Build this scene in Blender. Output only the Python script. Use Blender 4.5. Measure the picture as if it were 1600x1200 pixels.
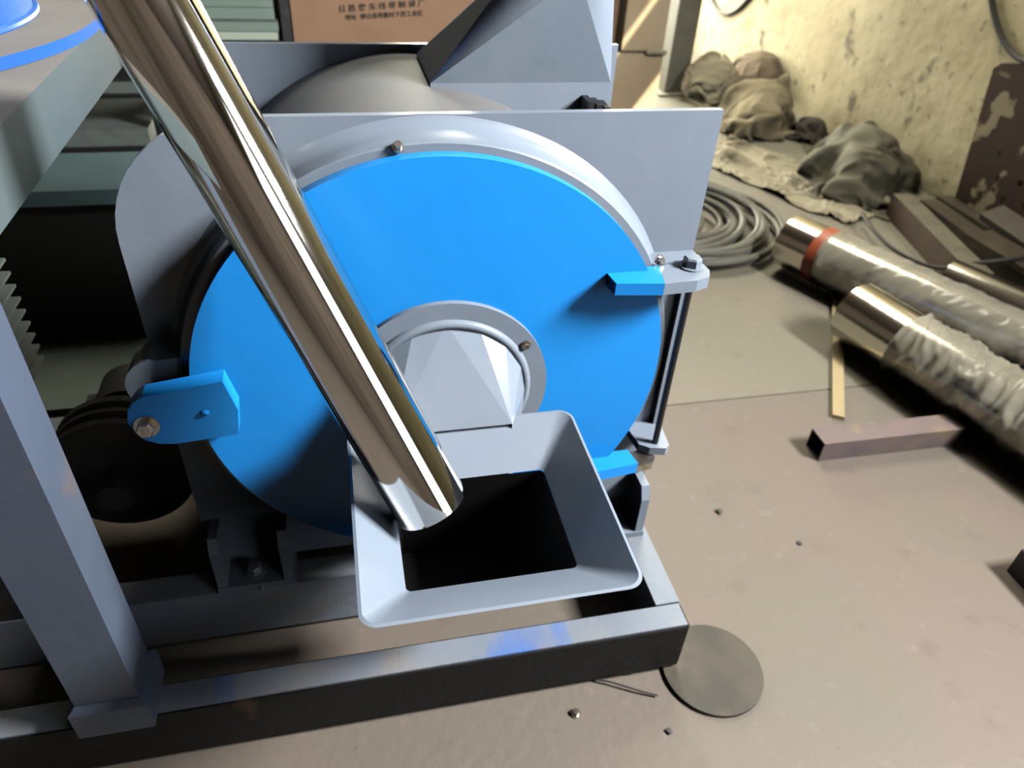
import bpy, bmesh, math, random
from mathutils import Vector, Matrix, noise
random.seed(7)
PI = math.pi
for o in list(bpy.data.objects):
    bpy.data.objects.remove(o, do_unlink=True)
S = bpy.context.scene
C = S.collection

# ------------------------------------------------------------------ camera
cam_d = bpy.data.cameras.new('camera'); cam = bpy.data.objects.new('camera', cam_d); C.objects.link(cam)
right = Vector((0.97565, -0.21340, 0.05210)); down = Vector((-0.08820, -0.59790, -0.79690)); fwd = Vector((0.20110, 0.77300, -0.60210))
fwd.normalize(); right = (right - fwd * right.dot(fwd)).normalized(); up = right.cross(fwd)
mw = Matrix((right, up, -fwd)).transposed().to_4x4(); mw.translation = Vector((0, 0, 1.25))
cam.matrix_world = mw
cam_d.sensor_width = 36.0; cam_d.lens = 26.01; cam_d.clip_start = 0.02
cam_d.dof.use_dof = True; cam_d.dof.focus_distance = 0.93; cam_d.dof.aperture_fstop = 4.5
S.camera = cam

# ------------------------------------------------------------------ exposure, world, sun, windows' light
S.view_settings.view_transform = 'Standard'; S.view_settings.look = 'None'
S.cycles.diffuse_bounces = 0
S.view_settings.exposure = 0.0; S.view_settings.gamma = 1.0; S.view_settings.use_curve_mapping = False
W = bpy.data.worlds.new('world'); S.world = W; W.use_nodes = True
bg = W.node_tree.nodes['Background']; bg.inputs[0].default_value = (0.75, 0.85, 1.0, 1); bg.inputs[1].default_value = 0.4

def lamp(name, kind, loc, direction, energy, color, **kw):
    d = bpy.data.lights.new(name, kind); d.energy = energy; d.color = color
    for k, v in kw.items(): setattr(d, k, v)
    o = bpy.data.objects.new(name, d); C.objects.link(o); o.location = loc
    o.rotation_euler = Vector(direction).to_track_quat('-Z', 'Y').to_euler()
    return o
SUN_DIR = (-0.5, 0.45, -0.74)
lamp('sun', 'SUN', (4, -1, 5), SUN_DIR, 17.0, (1.0, 0.90, 0.72), angle=math.radians(0.6))
# daylight entering by the big workshop window and the doors, plus two added overhead fills
lamp('window_daylight', 'AREA', (2.575, -0.06, 2.60), (-1, 0, 0), 445.0, (1.0, 0.97, 0.94), shape='RECTANGLE', size=0.8, size_y=0.9)
lamp('rear_overhead_fill', 'AREA', (1.6, 4.0, 3.66), (0, 0, -1), 150.0, (1.0, 0.96, 0.78), shape='RECTANGLE', size=1.4, size_y=1.8)  # added overhead fill for the back floor and wall, ceiling is closed
lamp('back_door_daylight', 'AREA', (1.5, 6.34, 1.25), (0, -1, 0), 380.0, (1.0, 0.96, 0.78), shape='RECTANGLE', size=1.7, size_y=2.3)
lamp('side_door_daylight', 'AREA', (2.575, -1.90, 1.75), (-1, 0, 0), 34.0, (0.93, 0.97, 1.0), shape='RECTANGLE', size=1.9, size_y=2.8)
lamp('front_overhead_fill', 'AREA', (0.9, -0.9, 3.66), (0, 0, -1), 0.6, (1.0, 0.96, 0.9), shape='RECTANGLE', size=1.2, size_y=2.2)  # weak added ambient fill, no roof opening above it

# ------------------------------------------------------------------ materials
def mat(name, color, rough=0.5, metal=0.0, spec=0.5, color2=None, scale=8.0, mix=(0.45, 0.65), bump=0.0, bscale=60.0, coat=0.0, detail=4.0):
    m = bpy.data.materials.new(name); m.use_nodes = True
    nt = m.node_tree; b = nt.nodes['Principled BSDF']
    b.inputs['Base Color'].default_value = (*color, 1); b.inputs['Roughness'].default_value = rough
    b.inputs['Metallic'].default_value = metal; b.inputs['Specular IOR Level'].default_value = spec
    b.inputs['Coat Weight'].default_value = coat
    tc = nt.nodes.new('ShaderNodeTexCoord')
    if color2:
        n = nt.nodes.new('ShaderNodeTexNoise'); n.inputs['Scale'].default_value = scale; n.inputs['Detail'].default_value = detail
        nt.links.new(tc.outputs['Object'], n.inputs['Vector'])
        mr = nt.nodes.new('ShaderNodeMapRange'); mr.inputs[1].default_value = mix[0]; mr.inputs[2].default_value = mix[1]
        nt.links.new(n.outputs['Fac'], mr.inputs[0])
        mx = nt.nodes.new('ShaderNodeMix'); mx.data_type = 'RGBA'
        mx.inputs[6].default_value = (*color, 1); mx.inputs[7].default_value = (*color2, 1)
        nt.links.new(mr.outputs[0], mx.inputs[0]); nt.links.new(mx.outputs[2], b.inputs['Base Color'])
    if bump > 0:
        n2 = nt.nodes.new('ShaderNodeTexNoise'); n2.inputs['Scale'].default_value = bscale; n2.inputs['Detail'].default_value = 5
        nt.links.new(tc.outputs['Object'], n2.inputs['Vector'])
        bp = nt.nodes.new('ShaderNodeBump'); bp.inputs['Strength'].default_value = bump; bp.inputs['Distance'].default_value = 0.01
        nt.links.new(n2.outputs['Fac'], bp.inputs['Height']); nt.links.new(bp.outputs[0], b.inputs['Normal'])
    return m
def add_layer(m, color, scale, lo, hi, strength=1.0, detail=6.0, vec_scale=(1, 1, 1), seed=0.0, rough=None):
    """another blotch layer over a material's base colour"""
    nt = m.node_tree; b = nt.nodes['Principled BSDF']
    tc = nt.nodes.new('ShaderNodeTexCoord'); mp = nt.nodes.new('ShaderNodeMapping')
    mp.inputs['Scale'].default_value = vec_scale; mp.inputs['Location'].default_value = (seed, seed * 1.7, seed * .6)
    n = nt.nodes.new('ShaderNodeTexNoise'); n.inputs['Scale'].default_value = scale; n.inputs['Detail'].default_value = detail
    nt.links.new(tc.outputs['Object'], mp.inputs[0]); nt.links.new(mp.outputs[0], n.inputs['Vector'])
    mr = nt.nodes.new('ShaderNodeMapRange'); mr.inputs[1].default_value = lo; mr.inputs[2].default_value = hi; mr.inputs[4].default_value = strength
    nt.links.new(n.outputs['Fac'], mr.inputs[0])
    mx = nt.nodes.new('ShaderNodeMix'); mx.data_type = 'RGBA'; mx.inputs[7].default_value = (*color, 1)
    s = b.inputs['Base Color']
    if s.links: nt.links.new(s.links[0].from_socket, mx.inputs[6])
    else: mx.inputs[6].default_value = s.default_value
    nt.links.new(mr.outputs[0], mx.inputs[0]); nt.links.new(mx.outputs[2], s)
    return m
M = {}
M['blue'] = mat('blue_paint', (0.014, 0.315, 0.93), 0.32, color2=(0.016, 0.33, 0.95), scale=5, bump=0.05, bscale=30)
M['grey'] = mat('grey_paint', (0.225, 0.277, 0.35), 0.28, color2=(0.25, 0.298, 0.366), scale=6, bump=0.06, bscale=22)
M['grey_worn'] = add_layer(mat('grey_paint_worn', (0.235, 0.275, 0.345), 0.42, color2=(0.29, 0.31, 0.33), scale=9, bump=0.1, bscale=50), (0.36, 0.27, 0.20), 14, .56, .72, .55)
M['rail_top'] = add_layer(add_layer(mat('rail_paint', (0.21, 0.25, 0.31), 0.42, color2=(0.25, 0.275, 0.31), scale=7, bump=0.1, bscale=60), (0.31, 0.255, 0.20), 9, .54, .66, .5), (0.075, 0.19, 0.55), 3.2, .57, .62, .85, vec_scale=(1, .2, .2), seed=3.1)
M['rail_black'] = add_layer(mat('black_rail_face', (0.008, 0.008, 0.008), 0.6, spec=.25, bump=0.15, bscale=60), (0.10, 0.06, 0.035), 8, .66, .74, .7)
M['drum'] = mat('grey_paint_dusty', (0.150, 0.153, 0.157), 0.65, color2=(0.137, 0.146, 0.16), scale=5, bump=0.06, bscale=22)
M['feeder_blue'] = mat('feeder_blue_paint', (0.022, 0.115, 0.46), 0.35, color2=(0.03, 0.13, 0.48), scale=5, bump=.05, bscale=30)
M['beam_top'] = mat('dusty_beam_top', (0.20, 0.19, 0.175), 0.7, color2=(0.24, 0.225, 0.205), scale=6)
M['steel'] = mat('polished_stainless', (0.78, 0.76, 0.72), 0.05, 1.0)
M['steel_tube'] = mat('brushed_stainless', (0.56, 0.53, 0.46), 0.15, 1.0, bump=0.03, bscale=40)
M['bolt'] = mat('zinc_bolt', (0.50, 0.47, 0.42), 0.35, 1.0, color2=(0.35, 0.29, 0.22), scale=60)
M['black'] = mat('black_steel', (0.010, 0.010, 0.011), 0.5)
M['dark'] = mat('dark_grey_iron', (0.030, 0.030, 0.032), 0.5, color2=(0.05, 0.048, 0.045), scale=20)
M['motor'] = mat('grey_green_casting', (0.12, 0.145, 0.135), 0.5, color2=(0.10, 0.115, 0.11), scale=20)
M['green_plate'] = mat('grey_green_plate', (0.16, 0.20, 0.175), 0.55, color2=(0.19, 0.22, 0.19), scale=8)
M['teal'] = mat('teal_paint', (0.075, 0.125, 0.135), 0.4, color2=(0.06, 0.10, 0.11), scale=6)
M['stand'] = mat('blue_grey_paint', (0.080, 0.104, 0.150), 0.36, color2=(0.095, 0.118, 0.160), scale=5, bump=0.06, bscale=30)
add_layer(M['stand'], (0.16, 0.12, 0.10), 7, .64, .72, .5)
M['stand_beam'] = mat('pale_grey_paint', (0.078, 0.108, 0.122), 0.36, color2=(0.085, 0.112, 0.122), scale=5, bump=0.05, bscale=30)
M['glass'] = mat('green_sheet', (0.20, 0.27, 0.23), 0.25, color2=(0.24, 0.31, 0.27), scale=4)
M['glass_pale'] = mat('pale_green_sheet', (0.42, 0.50, 0.40), 0.3)
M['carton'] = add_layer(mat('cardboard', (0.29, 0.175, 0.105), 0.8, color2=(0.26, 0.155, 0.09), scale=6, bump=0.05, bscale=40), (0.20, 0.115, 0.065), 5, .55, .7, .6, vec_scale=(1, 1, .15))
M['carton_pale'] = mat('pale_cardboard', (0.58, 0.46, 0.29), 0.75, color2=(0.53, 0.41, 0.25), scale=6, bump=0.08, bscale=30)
M['tape'] = mat('clear_tape', (0.62, 0.50, 0.32), 0.25)
M['ink'] = mat('black_ink', (0.020, 0.018, 0.016), 0.8)
M['column'] = mat('dusty_steel', (0.26, 0.25, 0.20), 0.6, color2=(0.21, 0.195, 0.15), scale=5, bump=0.1, bscale=40)
M['rust'] = add_layer(mat('rust_brown_paint', (0.026, 0.012, 0.007), 0.8, spec=.2, color2=(0.036, 0.017, 0.011), scale=7, bump=0.1, bscale=60), (0.24, 0.20, 0.13), 6.5, .60, .64, .85, seed=1.4)
M['rust_side'] = mat('rusty_bar', (0.070, 0.038, 0.022), 0.7, color2=(0.05, 0.03, 0.019), scale=14, bump=.1)
M['bar_tan'] = mat('dusty_bar', (0.13, 0.115, 0.078), 0.7, color2=(0.10, 0.088, 0.06), scale=12, bump=.1)
M['bar_brown'] = mat('brown_bar', (0.050, 0.038, 0.026), 0.5, color2=(0.068, 0.054, 0.037), scale=9, bump=.1)
M['hollow'] = add_layer(mat('rusty_hollow_section', (0.185, 0.140, 0.135), 0.55, color2=(0.155, 0.125, 0.125), scale=12, bump=.08), (0.24, 0.185, 0.12), 8, .53, .6, .8)
M['strip'] = mat('yellow_tan_strip', (0.42, 0.33, 0.18), 0.6, color2=(0.36, 0.28, 0.15), scale=15)
M['cable'] = mat('grey_cable', (0.095, 0.092, 0.075), 0.5, color2=(0.13, 0.125, 0.10), scale=8)
M['cable_dark'] = mat('black_cable', (0.018, 0.016, 0.013), 0.55)
M['cloth_tan'] = mat('tan_cloth', (0.27, 0.225, 0.140), 0.9, color2=(0.21, 0.17, 0.105), scale=7, bump=.3, bscale=26)
M['cloth_pale'] = mat('pale_sheet', (0.31, 0.275, 0.19), 0.8, color2=(0.25, 0.21, 0.14), scale=5, bump=.3, bscale=22)
M['cloth_dark'] = mat('grey_tarp', (0.115, 0.105, 0.070), 0.75, color2=(0.07, 0.06, 0.04), scale=7, bump=.3, bscale=24)
M['dark_cloth_patch'] = mat('dark_brown_cloth', (0.045, 0.034, 0.024), 0.9, color2=(0.02, 0.016, 0.012), scale=9, bump=.2)
M['sack'] = mat('brown_sack', (0.20, 0.15, 0.10), 0.9, color2=(0.15, 0.11, 0.075), scale=7, bump=.2)
M['band'] = mat('red_brown_tape', (0.36, 0.075, 0.028), 0.45)
M['disc'] = add_layer(mat('dull_steel_plate', (0.085, 0.075, 0.060), 0.5, 0.2, color2=(0.06, 0.055, 0.047), scale=9, bump=.08), (0.125, 0.10, 0.078), 14, .55, .7, .6)
M['stone'] = mat('grit', (0.10, 0.09, 0.08), 0.9)
M['opaque_pane'] = mat('opaque_white_pane', (0.8, 0.8, 0.78), 0.6)  # opaque panel, added in the openings to stop the sun
M['frame_white'] = mat('window_frame_paint', (0.35, 0.36, 0.34), 0.5)
M['film'] = None
m = bpy.data.materials.new('plastic_film'); m.use_nodes = True; nt = m.node_tree; b = nt.nodes['Principled BSDF']
b.inputs['Base Color'].default_value = (0.46, 0.43, 0.34, 1); b.inputs['Roughness'].default_value = 0.2
tr = nt.nodes.new('ShaderNodeBsdfTransparent'); mxs = nt.nodes.new('ShaderNodeMixShader'); n = nt.nodes.new('ShaderNodeTexNoise')
n.inputs['Scale'].default_value = 7; n.inputs['Detail'].default_value = 2; tcn = nt.nodes.new('ShaderNodeTexCoord')
nt.links.new(tcn.outputs['Object'], n.inputs['Vector'])
mr = nt.nodes.new('ShaderNodeMapRange'); mr.inputs[1].default_value = .35; mr.inputs[2].default_value = .65; mr.inputs[3].default_value = .42; mr.inputs[4].default_value = .62
nt.links.new(n.outputs['Fac'], mr.inputs[0]); nt.links.new(mr.outputs[0], mxs.inputs[0]); nt.links.new(tr.outputs[0], mxs.inputs[1]); nt.links.new(b.outputs[0], mxs.inputs[2])
nt.links.new(mxs.outputs[0], nt.nodes['Material Output'].inputs[0]); M['film'] = m
# concrete floor and plaster wall
def concrete(name, c1, c2, c3, k):
    fl = mat(name, c1, 0.62, color2=c2, scale=1.3, mix=(.4, .62), bump=0.14, bscale=45, detail=6)
    add_layer(fl, c3, 3.0, .5, .68, .5, seed=2.0)
    add_layer(fl, (0.145 * k, 0.115 * k, 0.088 * k), 9, .60, .78, .5, seed=5.0)
    add_layer(fl, (0.32 * k, 0.275 * k, 0.23 * k), 26, .62, .75, .4, seed=8.0)
    add_layer(fl, (0.11 * k, 0.09 * k, 0.07 * k), 55, .69, .76, .5, seed=9.0)
    return fl
M['floor'] = concrete('concrete_pinkish', (0.180, 0.150, 0.126), (0.167, 0.150, 0.121), (0.189, 0.146, 0.124), .78)
M['floor_back'] = concrete('concrete_dusty_yellow', (0.212, 0.190, 0.150), (0.192, 0.180, 0.138), (0.218, 0.184, 0.145), .88)
wl = mat('old_plaster', (0.45, 0.385, 0.235), 0.85, color2=(0.52, 0.455, 0.295), scale=2.2, mix=(.4, .62), bump=0.35, bscale=18, detail=8)
add_layer(wl, (0.33, 0.265, 0.15), 5.5, .48, .68, .7, seed=3.0)
add_layer(wl, (0.11, 0.09, 0.055), 6.0, .625, .70, .85, detail=3, seed=7.0)
add_layer(wl, (0.14, 0.11, 0.07), 22, .64, .71, .7, detail=3, seed=4.0)
M['wall'] = wl
M['wall_plain'] = mat('dark_plaster', (0.09, 0.07, 0.055), 0.9, color2=(0.06, 0.045, 0.035), scale=1.5, bump=.2)  # unseen walls, kept dark to cut bounced light
M['ceil'] = mat('dark_roof_sheet', (0.045, 0.037, 0.03), 0.8, color2=(0.07, 0.04, 0.03), scale=2)

# ------------------------------------------------------------------ builders
def link(name, bm, material, parent=None, smooth=False, bevel=0.0, seg=2, angle=35):
    if bevel > 0:
        es = [e for e in bm.edges if len(e.link_faces) == 2 and e.calc_face_angle(0) > math.radians(angle)]
        bmesh.ops.bevel(bm, geom=es, offset=bevel, segments=seg, affect='EDGES', profile=0.5)
    bmesh.ops.recalc_face_normals(bm, faces=bm.faces[:])
    me = bpy.data.meshes.new(name); bm.to_mesh(me); bm.free()
    for mm in (material if isinstance(material, (list, tuple)) else [material]): me.materials.append(mm)
    if smooth:
        for p in me.polygons: p.use_smooth = True
        try: me.set_sharp_from_angle(angle=math.radians(38))
        except Exception: pass
    o = bpy.data.objects.new(name, me); C.objects.link(o)
    if parent: o.parent = parent
    return o
def thing(name, label, cat, loc=(0, 0, 0), group=None):
    o = bpy.data.objects.new(name, None); o.empty_display_size = .05; C.objects.link(o); o.location = loc
    return tag(o, label, cat, group)
def tag(o, label, cat, group=None):
    o['label'] = label; o['category'] = cat
    if group: o['group'] = group
    return o
def struct(o): o['kind'] = 'structure'; return o
def plabel(o, t): o['label'] = t; return o
def fix(o, parent):
    """parent with the child kept at its world place (all meshes are authored in world space)"""
    o.parent = parent; o.matrix_parent_inverse = Matrix.Translation(parent_loc(parent)).inverted(); return o
def parent_loc(p):
    return Vector(p.location) if p.type == 'EMPTY' else Vector((0, 0, 0))
def part(name, bm, material, parent, **k):
    o = link(name, bm, material, None, **k)
    o.parent = parent
    o.matrix_parent_inverse = Matrix.Translation(-parent_loc(parent)); return o
def B(bm, x0, x1, y0, y1, z0, z1, mi=0):
    vs = [bm.verts.new(p) for p in ((x0, y0, z0), (x1, y0, z0), (x1, y1, z0), (x0, y1, z0), (x0, y0, z1), (x1, y0, z1), (x1, y1, z1), (x0, y1, z1))]
    fs = []
    for f in ((0, 3, 2, 1), (4, 5, 6, 7), (0, 1, 5, 4), (1, 2, 6, 5), (2, 3, 7, 6), (3, 0, 4, 7)):
        fc = bm.faces.new([vs[i] for i in f]); fc.material_index = mi; fs.append(fc)
    return bm
def box(*a): return B(bmesh.new(), *a)
def prism(pts, axis, a0, a1, bm=None):
    """extrude a 2-D outline along an axis: 'y' -> pts are (x, z); 'z' -> (x, y); 'x' -> (y, z)"""
    bm = bm or bmesh.new()
    def P(p, t): return {'y': (p[0], t, p[1]), 'z': (p[0], p[1], t), 'x': (t, p[0], p[1])}[axis]
    A = [bm.verts.new(P(p, a0)) for p in pts]; D = [bm.verts.new(P(p, a1)) for p in pts]
    bm.faces.new(A); bm.faces.new(D[::-1]); n_ = len(pts)
    for i in range(n_): bm.faces.new((A[i], D[i], D[(i + 1) % n_], A[(i + 1) % n_]))
    return bm
def frame_of(d):
    d = Vector(d).normalized(); a = Vector((0, 0, 1)) if abs(d.z) < .95 else Vector((1, 0, 0))
    u = d.cross(a).normalized(); return d, u, d.cross(u).normalized()
def cyl(p0, p1, r, n_=32, r2=None, bm=None, caps=True):
    bm = bm or bmesh.new(); p0 = Vector(p0); p1 = Vector(p1); d, u, v = frame_of(p1 - p0); r2 = r if r2 is None else r2
    A = []; D = []
    for i in range(n_):
        t = 2 * PI * i / n_; w = u * math.cos(t) + v * math.sin(t)
        A.append(bm.verts.new(p0 + w * r)); D.append(bm.verts.new(p1 + w * r2))
    for i in range(n_): bm.faces.new((A[i], A[(i + 1) % n_], D[(i + 1) % n_], D[i]))
    if caps: bm.faces.new(A[::-1]); bm.faces.new(D)
    return bm
def pipe_shell(p0, p1, ro, ri, n_=64, bm=None):
    """a hollow tube open at both ends"""
    bm = bm or bmesh.new(); p0 = Vector(p0); p1 = Vector(p1); d, u, v = frame_of(p1 - p0)
    R = []
    for (p, r) in ((p0, ri), (p0, ro), (p1, ro), (p1, ri)):
        R.append([bm.verts.new(p + (u * math.cos(2 * PI * i / n_) + v * math.sin(2 * PI * i / n_)) * r) for i in range(n_)])
    for a in range(4):
        q = R[(a + 1) % 4]
        for i in range(n_): bm.faces.new((R[a][i], R[a][(i + 1) % n_], q[(i + 1) % n_], q[i]))
    return bm
def ring(c, ro, ri, y0, y1, n_=96, bm=None):
    return pipe_shell((c[0], y0, c[1]), (c[0], y1, c[1]), ro, ri, n_, bm)
def hexbolt(p, d, r=.011, h=.009, bm=None, shank=0.0):
    bm = bm or bmesh.new(); p = Vector(p); d = Vector(d).normalized()
    cyl(p - d * .001, p + d * .0025, r * 1.35, 20, bm=bm)
    cyl(p + d * .0025, p + d * (.0025 + h * .8), r, 6, bm=bm)
    cyl(p + d * (.0025 + h * .8), p + d * (.0025 + h), r, 6, r2=r * .85, bm=bm)
    return bm
def tube(pts, r, n_=8, closed=False, bm=None):
    bm = bm or bmesh.new(); pts = [Vector(p) for p in pts]; rings = []; m_ = len(pts); pu = None
    for i, p in enumerate(pts):
        a = pts[(i - 1) % m_] if (closed or i > 0) else p; c = pts[(i + 1) % m_] if (closed or i < m_ - 1) else p
        d = (c - a).normalized()
        if pu is None: _, u, v = frame_of(d)
        else: u = (pu - d * pu.dot(d)).normalized(); v = d.cross(u)
        pu = u
        rings.append([bm.verts.new(p + (u * math.cos(2 * PI * k / n_) + v * math.sin(2 * PI * k / n_)) * r) for k in range(n_)])
    for i in range(m_ if closed else m_ - 1):
        A = rings[i]; D = rings[(i + 1) % m_]
        for k in range(n_): bm.faces.new((A[k], A[(k + 1) % n_], D[(k + 1) % n_], D[k]))
    if not closed: bm.faces.new(rings[0][::-1]); bm.faces.new(rings[-1])
    return bm
def arc(cx, cy, r, a0, a1, n_):
    return [(cx + r * math.cos(math.radians(a0 + (a1 - a0) * i / n_)), cy + r * math.sin(math.radians(a0 + (a1 - a0) * i / n_))) for i in range(n_ + 1)]
def curve_plate(outline, holes, thick):
    """flat plate (local XY, thickness along Z) with real holes, as a mesh"""
    cu = bpy.data.curves.new('tmp', 'CURVE'); cu.dimensions = '2D'; cu.fill_mode = 'BOTH'; cu.extrude = thick / 2
    for pts in [outline] + holes:
        sp = cu.splines.new('POLY'); sp.points.add(len(pts) - 1); sp.use_cyclic_u = True
        for q, p in zip(sp.points, pts): q.co = (p[0], p[1], 0, 1)
    o = bpy.data.objects.new('tmp', cu); C.objects.link(o)
    bpy.context.view_layer.update()
    me = bpy.data.meshes.new_from_object(o.evaluated_get(bpy.context.evaluated_depsgraph_get()))
    bpy.data.objects.remove(o); bpy.data.curves.remove(cu)
    bm = bmesh.new(); bm.from_mesh(me); bpy.data.meshes.remove(me)
    bmesh.ops.remove_doubles(bm, verts=bm.verts[:], dist=1e-5)
    return bm
def circ(cx, cy, r, n_=48): return [(cx + r * math.cos(2 * PI * i / n_), cy + r * math.sin(2 * PI * i / n_)) for i in range(n_)]

# ------------------------------------------------------------------ the room
XL, XR, YF, YB, ZC = -3.6, 2.62, -3.2, 6.4, 3.7
floor = struct(link('floor', box(XL - .2, XR + .2, YF - .2, YB + .2, -.14, -.03), M['stone']))
for y0, y1 in ((YF - .2, -1.60), (-1.594, 1.444), (1.449, 4.50), (4.506, YB + .2)):
    bm = box(XL - .2, XR + .2, y0, y1, -.03, 0.0)
    part('slab', bm, M['floor_back'] if y0 > 1.4 else M['floor'], floor)
bm = bmesh.new()      # right wall with a big window near the viewer and a small one above the tubes
segs = [((-.80, .40), (2.0, 3.2)), ((-2.90, -.90), (0.0, 3.20)), ((2.14, 2.85), (1.33, 2.60))]
ys = [YF - .2, -2.90, -.90, -.80, .40, 2.14, 2.85, YB + .2]
for a, c in zip(ys[:-1], ys[1:]):
    hole = [h for h in segs if h[0] == (a, c)]
    if hole:
        z0, z1 = hole[0][1]; B(bm, XR, XR + .2, a, c, 0, z0); B(bm, XR, XR + .2, a, c, z1, ZC)
    else: B(bm, XR, XR + .2, a, c, 0, ZC)
struct(link('wall_right', bm, M['wall']))
struct(link('wall_left', box(XL - .2, XL, YF - .2, YB + .2, 0, ZC), M['wall_plain']))
bm = box(XL, .6, YB, YB + .2, 0, ZC); B(bm, .6, 2.4, YB, YB + .2, 2.5, ZC); B(bm, 2.4, XR, YB, YB + .2, 0, ZC)
struct(link('wall_back', bm, M['wall_plain']))
bm = box(.60, .66, YB + .02, YB + .14, 0, 2.5); B(bm, 2.34, 2.40, YB + .02, YB + .14, 0, 2.5); B(bm, .66, 2.34, YB + .02, YB + .14, 2.44, 2.5)
struct(link('door_1', bm, M['frame_white']))
struct(link('wall_front', box(XL, XR, YF - .2, YF, 0, ZC), M['wall_plain']))
struct(link('ceiling', box(XL - .2, XR + .2, YF - .2, YB + .2, ZC, ZC + .1), M['ceil']))
w1 = struct(link('window_1', box(XR + .10, XR + .12, -.80, .40, 2.0, 3.2), M['opaque_pane']))
bm = bmesh.new()
for y in (-.80, -.22, .36): B(bm, XR + .02, XR + .09, y, y + .04, 2.0, 3.2)
for z in (2.0, 2.58, 3.16): B(bm, XR + .025, XR + .085, -.76, .36, z, z + .04)
part('window_frame', bm, M['frame_white'], w1)
bm = bmesh.new()
B(bm, XR + .02, XR + .08, 2.14, 2.18, 1.33, 2.6); B(bm, XR + .02, XR + .08, 2.81, 2.85, 1.33, 2.6)
for z0, z1 in ((1.33, 1.36), (1.95, 2.30), (2.56, 2.6)): B(bm, XR + .02, XR + .08, 2.18, 2.81, z0, z1)
struct(link('window_2', bm, M['frame_white']))
w3 = struct(link('door_2', box(XR + .10, XR + .12, -2.90, -.90, 0, 3.20), M['opaque_pane']))
bm = box(XR + .02, XR + .08, -2.90, -2.84, 0, 3.20); B(bm, XR + .02, XR + .08, -.96, -.90, 0, 3.20); B(bm, XR + .02, XR + .08, -2.84, -.96, 3.14, 3.20)
part('door_frame', bm, M['frame_white'], w3)

# ------------------------------------------------------------------ base frame of the mill
fr = thing('base_frame', 'grey steel base frame with black front rail under the blue-doored mill', 'frame', (.1, .72, 0))
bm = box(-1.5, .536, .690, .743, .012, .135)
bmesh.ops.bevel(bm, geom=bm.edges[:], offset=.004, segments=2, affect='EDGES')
for f in bm.faces: f.material_index = 0 if f.calc_center_median().z > .1325 else 1  # top faces grey, all other faces near-black
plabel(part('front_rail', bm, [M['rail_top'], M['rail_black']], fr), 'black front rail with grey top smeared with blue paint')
bm = box(-1.5, .490, .905, .957, .012, .135); part('cross_beam', bm, M['grey_worn'], fr, bevel=.006)
bm = box(-1.5, .490, 1.40, 1.46, .012, .135); part('cross_beam', bm, M['grey_worn'], fr, bevel=.006)
bm = box(.490, .536, .743, 1.55, .012, .135); part('side_rail', bm, M['rail_top'], fr, bevel=.004)
for x, y in ((.44, .716), (-1.3, .716), (.513, 1.5)):
    part('foot_pad', cyl((x, y, 0), (x, y, .012), .022, 20), M['black'], fr)

# ------------------------------------------------------------------ the mill
CX, CZ = .120, .567
mill = thing('pulverizer_mill', 'grey pulverizer mill with large round blue door and square feed hopper', 'machine', (.12, 1.1, .135))
PY = .965      # front face of the front plate
out = [(.531, .150), (.531, .948)] + [(-.12, .948)] + arc(-.13, .788, .160, 90, 180, 12) + [(-.290, .150)]
bm = prism(out, 'y', PY, PY + .012); part('front_plate', bm, M['grey'], mill, bevel=.0015, seg=1)
out = [(.526, .150), (.526, .934), (-.29, .934), (-.29, .150)]
bm = prism(out, 'y', 1.40, 1.412); part('rear_plate', bm, M['grey'], mill, bevel=.0015, seg=1)
part('drum', cyl((CX, PY + .012, CZ - .012), (CX, 1.40, CZ - .012), .366, 128), M['drum'], mill, smooth=True)
# ring that carries the door, with a rounded weld against the plate
bm = bmesh.new(); prof = [(.366, .912), (.368, .914), (.369, .945), (.373, .956), (.381, .963), (.386, .966)]
prof = [(.330, .912)] + prof
N = 128; rows = []
for r, y in prof: rows.append([bm.verts.new((CX + r * math.cos(2 * PI * i / N), y, CZ - .004 + r * math.sin(2 * PI * i / N))) for i in range(N)])
for a, c in zip(rows[:-1], rows[1:]):
    for i in range(N): bm.faces.new((a[i], a[(i + 1) % N], c[(i + 1) % N], c[i]))
dr = part('door_ring', bm, M['grey'], mill, smooth=True)
for p, d in (((.072, .913, .9245), (0, -.5, .6)), ((.452, .917, .745), (.3, -1, .2))):
    part('ring_bolt', hexbolt(p, d, .0055, .007), M['bolt'], dr)
# door
door = part('door', cyl((CX, .893, CZ), (CX, .911, CZ), .3525, 128), M['blue'], mill, smooth=True, bevel=.0025)
plabel(door, 'round bright blue door')
# latch lug at the left: thick blue strap with a rounded end
lug = [(-.182, .626), (-.230, .619), (-.288, .611)] + [(-.300, .603), (-.310, .590), (-.3145, .572), (-.311, .552), (-.300, .536), (-.283, .527), (-.262, .524)] + [(-.176, .531), (-.170, .575)]
plabel(part('latch_lug', prism(lug, 'y', .864, .893), M['blue'], door, bevel=.005, seg=3), 'thick blue latch strap')
part('latch_bolt', hexbolt((-.292, .8635, .562), (0, -1, .1), .0125, .013), M['bolt'], door)
part('weld_nub', cyl((-.214, .8645, .575), (-.214, .861, .574), .007, 14, r2=.003), M['blue'], door, smooth=True)
lug2 = [(-.20, .640), (-.27, .634)] + arc(-.275, .590, .046, 100, 250, 10) + [(-.20, .545)]
part('casing_lug', prism(lug2, 'y', .915, PY), M['grey'], mill, bevel=.003)
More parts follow.
